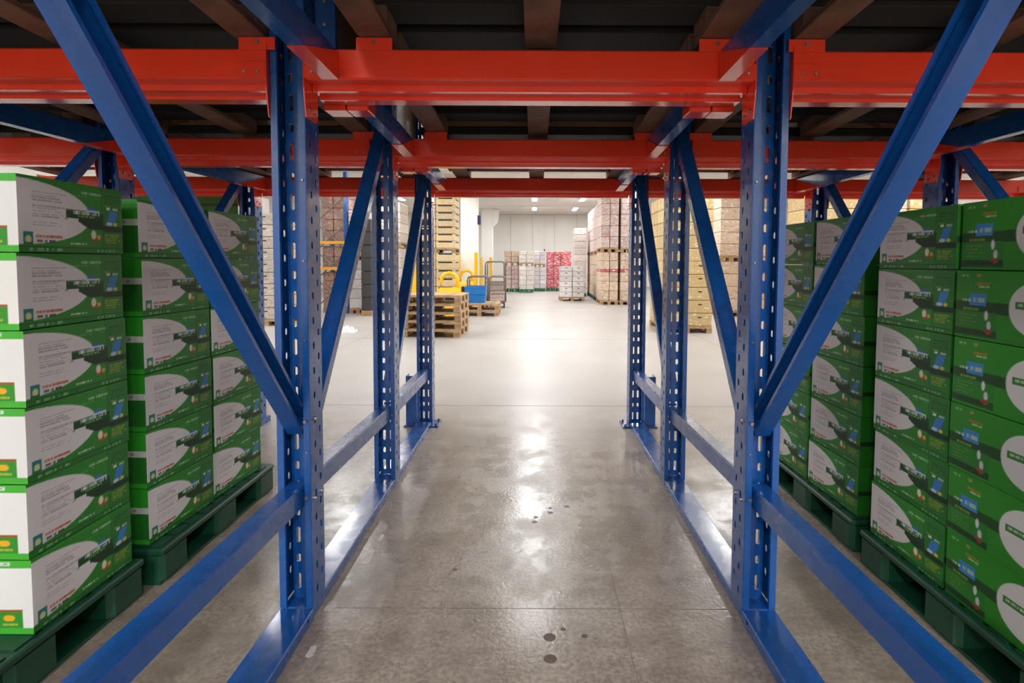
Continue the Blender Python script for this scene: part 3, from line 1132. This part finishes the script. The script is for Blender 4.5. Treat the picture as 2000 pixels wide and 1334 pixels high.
plastic_pallet(-2.30, -1.505, 1.12, 2.035, 'dark green plastic pallet under the nearest cartons at the left')
green_stack('L1', -1.525, -1, 1.596, [CM_WHITE], 6, 0.0, 'with white end in the nearest left stack', 2, hscale=1.012, W=GW)
plastic_pallet(-2.25, -1.475, 2.09, 3.02, 'dark green plastic pallet under the farther cartons at the left')
green_stack('L2', -1.535, -1, 2.128, [CM_GREEN, CM_DARK], 6, -0.05, 'in the farther left stack', hscale=1.0)
plastic_pallet(1.425, 2.22, 1.36, 2.285, 'dark green plastic pallet under the nearest cartons at the right')
green_stack('R1', 1.452, 1, 1.430, [CM_BACK, CM_DARK], 6, 0.0, 'in the nearest right stack', hscale=0.975)
plastic_pallet(1.435, 2.18, 2.36, 3.30, 'dark green plastic pallet under the farther cartons at the right')
green_stack('R2', 1.470, 1, 2.398, [CM_DARK, CM_DARK], 6, 0.035, 'in the farther right stack', hscale=0.985)
plastic_pallet(-3.80, -2.80, 5.05, 6.0, 'dark green plastic pallet on the floor behind the left rack')
for li in range(7):
    for j in range(2):
        o = bpy.data.objects.new('green_carton', CM_DARK)
        C.objects.link(o)
        o.location = (-3.05 - j * 0.50, 5.35, 0.152 + li * 0.26)
        o.scale = (1, 1, 1.12)
        tag(o, 'green carton standing behind the left rack, %s layer, %s box' % ((LAY[li] if li < 5 else ['sixth', 'top'][li - 5]), ['right', 'left'][j]), 'carton', 'green cartons behind the rack')

# ------------------------------------------------------------------ marks and scraps on the floor
for k, (x, y, r) in enumerate(((0.063, 1.802, 0.020), (0.062, 1.70, 0.020), (0.112, 1.843, 0.009), (0.184, 1.808, 0.010), (0.184, 2.80, 0.014),
                               (0.095, 2.78, 0.010), (0.095, 2.73, 0.013), (0.02, 2.68, 0.011), (0.013, 2.63, 0.013), (-0.326, 2.21, 0.010))):
    bm = bmesh.new()
    n = 14
    pts = [(r * math.cos(a) * 1.1, r * math.sin(a)) for a in [i * 2 * math.pi / n for i in range(n)]]
    prism(bm, pts, 'z', -0.003, 0.0007)
    o = mesh_obj('floor_plug', bm, PATCH, fl)
    o.location = (x, y, 0)
for k, (px0, px1, y0, y1) in enumerate(((-0.745, -0.72, 1.70, 1.76), (-0.775, -0.735, 1.93, 2.0), (-0.735, -0.70, 2.24, 2.37), (-0.72, -0.70, 2.44, 2.50))):
    bm = bmesh.new()
    w, d = px1 - px0, y1 - y0
    prism(bm, [(px0, y0 + 0.1 * d), (px0 + 0.6 * w, y0), (px1, y0 + 0.15 * d), (px1 - 0.1 * w, y0 + 0.8 * d), (px0 + 0.5 * w, y1), (px0 + 0.05 * w, y0 + 0.85 * d)], 'z', -0.002, 0.0009)
    o = mesh_obj('tape_scrap', bm, TAPE, fl)


# ------------------------------------------------------------------ background stacks
M_TAN = carton_mat('tan_print_board', (222, 198, 170), [(186, 150, 134), (236, 230, 228), (160, 140, 166)], 0.8)
M_MIX = carton_mat('pinkish_print_board', (216, 194, 182), [(230, 224, 232), (186, 120, 100), (150, 140, 176)], 0.9)
M_WHT = carton_mat('white_print_board', (232, 226, 220), [(206, 120, 110), (150, 150, 170)], 0.35, 0.3)
M_WHT2 = carton_mat('film_white_board', (228, 224, 226), [(206, 176, 170), (180, 186, 206)], 0.5, 0.8)
M_RED = carton_mat('red_print_board', (214, 92, 104), [(240, 206, 206), (236, 226, 220)], 0.95)
M_YEL = carton_mat('straw_print_board', (224, 196, 142), [(206, 160, 84), (240, 226, 196)], 0.7)
M_CRT = carton_mat('yellow_crate_board', (226, 206, 166), [(240, 190, 60), (236, 226, 206)], 0.6)
M_GRY = carton_mat('grey_print_board', (190, 180, 168), [(150, 140, 130), (214, 200, 196), (176, 120, 90)], 0.8)
M_RDB = carton_mat('red_brown_board', (190, 158, 140), [(200, 84, 74), (220, 206, 196)], 0.8)
TAPEB = mat('brown_tape', (170, 130, 90), 0.3, 0, 0.1, 8)


def carton(dx, dy, dz, m, hole=True):
    key = ('ct', round(dx, 3), round(dy, 3), round(dz, 3), m.name, hole)
    if key in _cache:
        return _cache[key]
    bm = bmesh.new()
    g = 0.014
    box(bm, -dx / 2 + g / 2, dx / 2 - g / 2, -dy / 2 + g / 2, dy / 2 - g / 2, 0, dz - 0.006, bev=0.012)
    box(bm, -0.025, 0.025, -dy / 2 + 0.02, dy / 2 - 0.02, 0.02, dz - 0.005, mi=1)
    if hole == 'slot':  # black plates put the shade inside the slots into colour
        box(bm, -dx * 0.36, dx * 0.36, -dy / 2 + g / 2 - 0.0012, -dy / 2 + g / 2 + 0.004, dz * 0.78, dz * 0.95, mi=2)
        box(bm, dx / 2 - g / 2 - 0.004, dx / 2 - g / 2 + 0.0012, -dy * 0.3, dy * 0.3, dz * 0.78, dz * 0.92, mi=2)
    elif hole:
        box(bm, -0.035, 0.035, -dy / 2 + g / 2 - 0.0012, -dy / 2 + g / 2 + 0.004, dz * 0.62, dz * 0.62 + 0.022, mi=2)  # black plate painted for the shade inside a handle hole
    me = bpy.data.meshes.new('carton')
    bmesh.ops.recalc_face_normals(bm, faces=bm.faces)
    bm.to_mesh(me)
    bm.free()
    for q in (m, TAPEB, BLACKR):
        me.materials.append(q)
    _cache[key] = me
    return me


def stack(x0, x1, y0, dy, nx, ny, tiers, desc, jit=0.0015, hole=False, z0=0.0, oname='carton'):
    """tiers: (pallet material or None, layers, layer height, carton material); desc: phrase that singles the stack out"""
    z = z0
    w = x1 - x0
    xm = (x0 + x1) / 2
    tn = ['lower', 'red-banded', 'middle', 'upper'] if len(tiers) == 4 else ['lower', 'upper', 'uppermost', 'crowning'] if len(tiers) > 1 else ['']
    for ti, (pm, nl, lh, m) in enumerate(tiers):
        if pm is not None:
            if pm in (GPLAST, GPLAST2):
                plastic_pallet(x0, x1, y0, y0 + dy, ('green plastic pallet under the %s' % desc), pm, 0.13, 'pallets under the background stacks')
                ph = 0.13
            else:
                wood_pallet((xm, y0 + dy / 2, z), w, dy, pm, None, 5, 0, 0, ('wooden pallet under the %s %s' % (tn[ti], desc)).replace('  ', ' '), 'pallets under the background stacks', 'wooden_pallet', 0.1, 0.13, far=True)
                ph = 0.13
            z += ph + 0.002
        me = carton(w / nx, dy / ny, lh, m, hole)
        for li in range(nl):
            lw = 'top' if li == nl - 1 else ('bottom' if li == 0 else NTH[li])
            for ix in range(nx):
                for iy in range(ny):
                    if iy > 0 and ix > 0:
                        continue
                    pos = '' if nx == 1 else {2: [', left', ', right'], 3: [', left', ', middle', ', right']}[nx][ix]
                    if ny > 1:
                        pos += ' front' if iy == 0 else ' rear'
                    o = bpy.data.objects.new(oname, me)
                    C.objects.link(o)
                    o.location = (x0 + w * (ix + 0.5) / nx + random.uniform(-jit, jit), y0 + dy * (iy + 0.5) / ny + random.uniform(-jit, jit), z + li * lh)
                    o.rotation_euler = (0, 0, random.uniform(-0.003, 0.003))
                    tag(o, ('%s in the %s %s, %s layer%s' % (oname.replace('_', ' '), tn[ti], desc, lw, pos)).replace('  ', ' '), oname.split('_')[-1], 'cartons of the ' + desc)
        z += nl * lh
    return z


PW = PLWOOD
# back wall
stack(-1.26, -0.62, 23.3, 0.9, 2, 1, [(GPLAST2, 5, 0.205, M_MIX), (PW, 2, 0.25, M_TAN)], 'beige stack at the back wall')
stack(-0.58, 0.02, 22.8, 0.9, 2, 1, [(GPLAST2, 5, 0.20, M_WHT), (PW, 3, 0.165, M_WHT)], 'white stack at the back wall')
stack(0.05, 0.54, 23.7, 0.9, 2, 1, [(GPLAST2, 5, 0.19, M_WHT2), (PW, 3, 0.19, M_WHT2)], 'pale stack left of the red stacks')
stack(0.61, 1.22, 24.0, 0.9, 2, 1, [(GPLAST2, 5, 0.20, M_RED), (None, 4, 0.16, M_RED)], 'wider red stack at the back wall')
stack(1.26, 1.75, 24.6, 0.9, 1, 1, [(GPLAST2, 5, 0.20, M_RED), (None, 4, 0.165, M_RED)], 'half-hidden red stack at the back wall')
# right side of the hall
stack(0.90, 1.72, 17.9, 0.9, 2, 1, [(PW, 6, 0.172, M_WHT2)], 'low white stack in mid hall', hole=True)
stack(1.55, 2.02, 20.3, 0.9, 1, 1, [(GPLAST2, 6, 0.20, M_WHT), (None, 5, 0.25, M_WHT)], 'tall white stack behind the low one')
stack(2.06, 2.60, 16.4, 1.1, 2, 1, [(PW, 3, 0.29, M_TAN), (None, 1, 0.08, M_RED), (None, 2, 0.263, M_TAN), (PW, 5, 0.335, M_MIX)], 'tan stack right of the hall')
stack(2.66, 3.22, 16.4, 1.1, 1, 1, [(PW, 3, 0.29, M_TAN), (None, 1, 0.08, M_RED), (None, 2, 0.263, M_TAN), (PW, 5, 0.335, M_MIX)], 'tan stack against the right uprights')
for k in range(3):
    stack(2.10 + 0.02 * k, 2.75, 17.75 + k * 1.25, 1.1, 1, 1, [(GPLAST, 4, 0.356, M_TAN), (PW, 4, 0.38, M_MIX)], 'brown stack %s behind the tan stack' % ['directly', 'second', 'third'][k])
stack(2.38, 3.30, 9.85, 1.1, 2, 2, [(PW, 10, 0.238, M_YEL)], 'straw stack just beyond the right uprights', hole=True)
stack(4.50, 5.06, 13.0, 0.9, 1, 1, [(PW, 4, 0.30, M_TAN), (PW, 5, 0.29, M_TAN)], 'left stack seen between right uprights')
stack(5.10, 5.70, 12.8, 0.9, 1, 1, [(PW, 4, 0.30, M_MIX), (PW, 4, 0.28, M_TAN)], 'right stack seen between right uprights')
stack(5.30, 6.25, 10.4, 0.9, 1, 1, [(PW, 7, 0.37, M_YEL)], 'left straw stack above the right green cartons')
stack(6.30, 7.20, 10.4, 0.9, 1, 1, [(PW, 7, 0.37, M_TAN)], 'tan stack above the right green cartons')
stack(7.25, 8.20, 10.4, 0.9, 1, 1, [(PW, 7, 0.37, M_YEL)], 'right straw stack above the right green cartons')
# left side
stack(-5.65, -5.02, 10.7, 0.9, 1, 1, [(PW, 9, 0.235, M_GRY)], 'grey stack just past the left green cartons', hole=True)
stack(-6.75, -5.75, 10.9, 0.9, 1, 1, [(PW, 7, 0.36, M_WHT2)], 'pale stack behind the left green cartons')
stack(-4.56, -4.13, 13.3, 0.9, 1, 1, [(PW, 5, 0.24, M_WHT2), (PW, 4, 0.27, M_WHT)], 'white stack beside the far blue rack')
stack(-4.07, -3.82, 12.7, 0.8, 1, 1, [(PW, 7, 0.31, DKGREY)], 'dark grey wrapped stack', jit=0.003)
stack(-3.78, -3.3, 13.4, 0.9, 1, 1, [(PW, 6, 0.25, M_WHT2), (PW, 4, 0.25, M_WHT)], 'white stack right of the dark one')
stack(-3.25, -2.18, 15.0, 1.0, 2, 1, [(PW, 6, 0.235, M_CRT), (PW, 9, 0.20, M_CRT)], 'crate stack left of the column', hole='slot', oname='yellow_crate')

# far blue rack with crossed braces
t = empty('storage_rack', (-5.0, 13.4, 0), 0, 'blue storage rack with crossed braces seen past the left upright', 'rack')
for sx in (-0.36, 0.36):
    for sy in (0.0, 1.0):
        B('post', (sx - 0.05, sx + 0.05, sy - 0.05, sy + 0.05, 0, 3.5), BLUE, t, bev=0.006)
for z in (0.5, 1.2, 1.9, 2.6):
    for s in (1, -1):
        bm = bmesh.new()
        bar(bm, (-0.33 * s, -0.03, z - 0.3), (0.33 * s, -0.03, z + 0.3), 0.03, 0.03, (0, 1, 0))
        mesh_obj('cross_brace', bm, GREYM, t)
for z in (1.08, 1.72):
    B('beam', (-0.36, 0.36, -0.075, -0.05, z, z + 0.07), ORANGE, t, bev=0.004)
    B('shelf', (-0.33, 0.33, -0.04, 1.0, z + 0.02, z + 0.06), GREYM, t)
stack(-5.29, -4.71, 13.50, 0.80, 2, 1, [(PW, 4, 0.225, M_RDB)], 'red-brown cartons at the foot of the far rack', 0.002)
stack(-5.29, -4.71, 13.50, 0.80, 2, 1, [(None, 2, 0.27, M_RDB)], 'red-brown cartons on the far rack lower shelf', 0.002, z0=1.142)
stack(-5.29, -4.71, 13.50, 0.80, 2, 1, [(None, 5, 0.28, M_RDB)], 'red-brown cartons on the far rack upper shelf', 0.002, z0=1.782)

# ------------------------------------------------------------------ columns with yellow guards
def column(x, y, w, label, corbel):
    t = empty('column', (x, y, 0), 0, label, 'column', 'white columns')
    B('shaft', (-w / 2, w / 2, -w / 2, w / 2, 0, CEIL), WHITEC, t, bev=0.02)
    if corbel:
        bm = bmesh.new()
        prism(bm, [(w / 2, CEIL - 0.02), (w / 2, 2.9), (w / 2 + 0.22, 3.15), (w / 2 + 0.28, CEIL - 0.02)], 'y', -w / 2, w / 2)
        mesh_obj('corbel', bm, WHITEC, t)
    else:
        B('wall_box', (w / 2, w / 2 + 0.1, -0.12, 0.12, 2.55, 2.85), SIGN, t, bev=0.006)
    return t


def guard(x, y, h, label, r=0.06):
    t = empty('guard_post', (x, y, 0), 0, label, 'guard post', 'yellow guard posts')
    bm = bmesh.new()
    tube(bm, [(0, 0, 0.01), (0, 0, h - 0.04), (0, 0, h)], r, 12)
    mesh_obj('post', bm, YELLOW, t)
    B('base_plate', (-r * 1.7, r * 1.7, -r * 1.7, r * 1.7, 0, 0.012), YELLOW, t, bev=0.002)


column(-2.14, 18.2, 0.55, 'white square column nearest the aisle with a small box', False)
guard(-2.45, 17.75, 1.60, 'yellow guard post at the left corner of the nearer column')
guard(-1.88, 17.75, 1.60, 'yellow guard post at the right corner of the nearer column')
column(-2.12, 25.0, 0.52, 'white square column farther back with a corbel', True)
guard(-2.36, 24.5, 1.50, 'yellow guard post at the left corner of the farther column')
guard(-1.92, 24.5, 1.50, 'yellow guard post at the right corner of the farther column')
guard(-2.72, 12.4, 1.95, 'thick tall yellow guard post behind the pallet pile', 0.10)

# ------------------------------------------------------------------ empty pallet pile, trucks and carts at the left
for k in range(5):
    wood_pallet((-1.72 + random.uniform(-0.012, 0.012), 9.55, 0.146 * k), 1.02, 0.82, PW, None, 5, math.radians(-3 + random.uniform(-0.8, 0.8)), 0,
                'empty wooden pallet in the pile left of the aisle, %s' % ['at the bottom', 'second from floor', 'third from floor', 'fourth from floor', 'on top'][k], 'pile of empty pallets')


def truck(x, y, rz, label):
    t = empty('pallet_truck', (x, y, 0), rz, label, 'pallet truck', 'yellow pallet trucks')
    bm = bmesh.new()
    prism(bm, [(-0.16, 0.06), (-0.16, 0.62), (-0.10, 0.74), (0.08, 0.74), (0.16, 0.6), (0.16, 0.06)], 'x', -0.24, 0.24)
    bmesh.ops.bevel(bm, geom=bm.edges[:], offset=0.03, segments=2, affect='EDGES')
    mesh_obj('body', bm, YELLOW, t)
    for sx in (-0.17, 0.17):
        B('fork', (sx - 0.08, sx + 0.08, -1.1, -0.14, 0.05, 0.11), YELLOW, t, bev=0.01)
    bm = bmesh.new()
    pts = [(-0.17, 0.05, 0.66)]
    for i in range(9):
        a = math.pi - math.pi * i / 8
        pts.append((0.17 * math.cos(a), 0.06, 0.90 + 0.15 * math.sin(a)))
    pts.append((0.17, 0.05, 0.66))
    tube(bm, pts, 0.045, 10)
    mesh_obj('handle_arch', bm, YELLOW, t, smooth=True)
    for sx in (-0.14, 0.14):
        bm = bmesh.new()
        cyl(bm, (sx, 0.05, 0.075), 'x', 0.075, 0.07, 14)
        mesh_obj('wheel', bm, BLACKR, t)
    B('control_panel', (-0.1, 0.1, -0.185, -0.17, 0.45, 0.6), BLACKR, t, bev=0.004)
    return t


truck(-1.80, 11.55, math.radians(10), 'yellow pallet truck standing right behind the wooden pallet pile')
truck(-1.90, 15.3, math.radians(-4), 'yellow pallet truck behind the cart with blue crates')


def cart(x, y, rz, w, d, label, hf):
    t = empty('roll_cart', (x, y, 0), rz, label, 'cart', 'tube-framed carts')
    B('platform', (-w / 2, w / 2, -d / 2, d / 2, 0.17, 0.20), GREYM, t, bev=0.005)
    for sx in (-1, 1):
        for sy in (-1, 1):
            bm = bmesh.new()
            cyl(bm, (sx * (w / 2 - 0.06), sy * (d / 2 - 0.08), 0.06), 'x', 0.06, 0.03, 12)
            mesh_obj('wheel', bm, BLACKR, t)
            B('caster_fork', (sx * (w / 2 - 0.06) - 0.022, sx * (w / 2 - 0.06) + 0.022, sy * (d / 2 - 0.08) - 0.02, sy * (d / 2 - 0.08) + 0.02, 0.07, 0.17), GREYM, t)
    for sy in (-1, 1):
        bm = bmesh.new()
        y0 = sy * (d / 2 - 0.02)
        r = 0.09
        pts = [(-w / 2 + 0.02, y0, 0.19), (-w / 2 + 0.02, y0, hf - r)]
        for i in range(1, 5):
            a = math.pi - i * math.pi / 8
            pts.append((-w / 2 + 0.02 + r + r * math.cos(a), y0, hf - r + r * math.sin(a)))
        for i in range(0, 4):
            a = math.pi / 2 - i * math.pi / 8
            pts.append((w / 2 - 0.02 - r + r * math.cos(a), y0, hf - r + r * math.sin(a)))
        pts += [(w / 2 - 0.02, y0, hf - r), (w / 2 - 0.02, y0, 0.19)]
        tube(bm, pts, 0.022, 8)
        mesh_obj('frame_hoop', bm, GREYM, t, smooth=True)
        for z in (0.42, 0.66):
            bm = bmesh.new()
            tube(bm, [(-w / 2 + 0.02, y0, z), (w / 2 - 0.02, y0, z)], 0.014, 8)
            mesh_obj('cross_tube', bm, GREYM, t)
    return t


def crate(x, y, z, w, d, h, m, label):
    t = empty('plastic_crate', (x, y, z), 0, label, 'crate', 'plastic crates on the carts')
    bm = bmesh.new()
    e = 0.012
    box(bm, -w / 2, w / 2, -d / 2, d / 2, 0, 0.012)
    for a in ((-w / 2, w / 2, -d / 2, -d / 2 + e), (-w / 2, w / 2, d / 2 - e, d / 2), (-w / 2, -w / 2 + e, -d / 2 + e, d / 2 - e), (w / 2 - e, w / 2, -d / 2 + e, d / 2 - e)):
        box(bm, *a, 0.012, h)
    mesh_obj('crate_body', bm, m, t)
    bm = bmesh.new()
    for a in ((-w / 2 - .012, w / 2 + .012, -d / 2 - .012, -d / 2), (-w / 2 - .012, w / 2 + .012, d / 2, d / 2 + .012), (-w / 2 - .012, -w / 2, -d / 2, d / 2), (w / 2, w / 2 + .012, -d / 2, d / 2)):
        box(bm, *a, h - 0.035, h)
    mesh_obj('rim', bm, m, t)


wood_pallet((-1.28, 13.2, 0), 0.92, 0.9, PW, None, 5, 0, 0, 'weathered wooden pallet on the floor under the blue crates', None, 'wooden_pallet', 0.1, 0.15)
wood_pallet((-1.28, 13.2, 0.152), 0.92, 0.9, PW, None, 5, math.radians(1), 0, 'second wooden pallet under the blue crates, upper one', None, 'wooden_pallet', 0.1, 0.15)
ct = cart(-1.42, 14.0 - 0.0, 0, 0.56, 0.5, 'rounded tube cart just behind the blue crates', 0.92)
for k in range(2):
    crate(-1.42 + 0.02 * k, 13.15, 0.304 + 0.20 * k, 0.50, 0.4, 0.19, BLUEC, 'blue plastic crate on the two pallets, %s' % ['lower', 'upper'][k])
cart(-1.02, 15.4, math.radians(4), 0.5, 0.7, 'grey tube cart in front of the nearer column, right', 0.88)
crate(-1.02, 15.4, 0.202, 0.38, 0.5, 0.22, M_MIX, 'orange and white crate on the grey tube cart')
cart(-1.18, 17.0, 0, 0.62, 0.8, 'tall tube cage cart farther along the left side', 1.30)
crate(-1.18, 17.0, 0.202, 0.45, 0.6, 0.4, M_GRY, 'grey crate standing in the tall cage cart')

# crumpled film on the floor
bm = bmesh.new()
bmesh.ops.create_grid(bm, x_segments=16, y_segments=10, size=0.5)
for v in bm.verts:
    r = math.hypot(v.co.x / 0.5, v.co.y / 0.5)
    v.co.x *= 0.36
    v.co.y *= 0.36
    v.co.z = max(0.0, (1 - r) * 0.10 + random.uniform(-0.03, 0.05) * (1 if r < 0.95 else 0)) + 0.002
fo = mesh_obj('plastic_film', bm, FILM)
fo.location = (-3.42, 9.9, 0)
so = fo.modifiers.new('thickness', 'SOLIDIFY')
so.thickness = 0.002
tag(fo, 'crumpled clear plastic film lying on the floor at the left', 'plastic film')
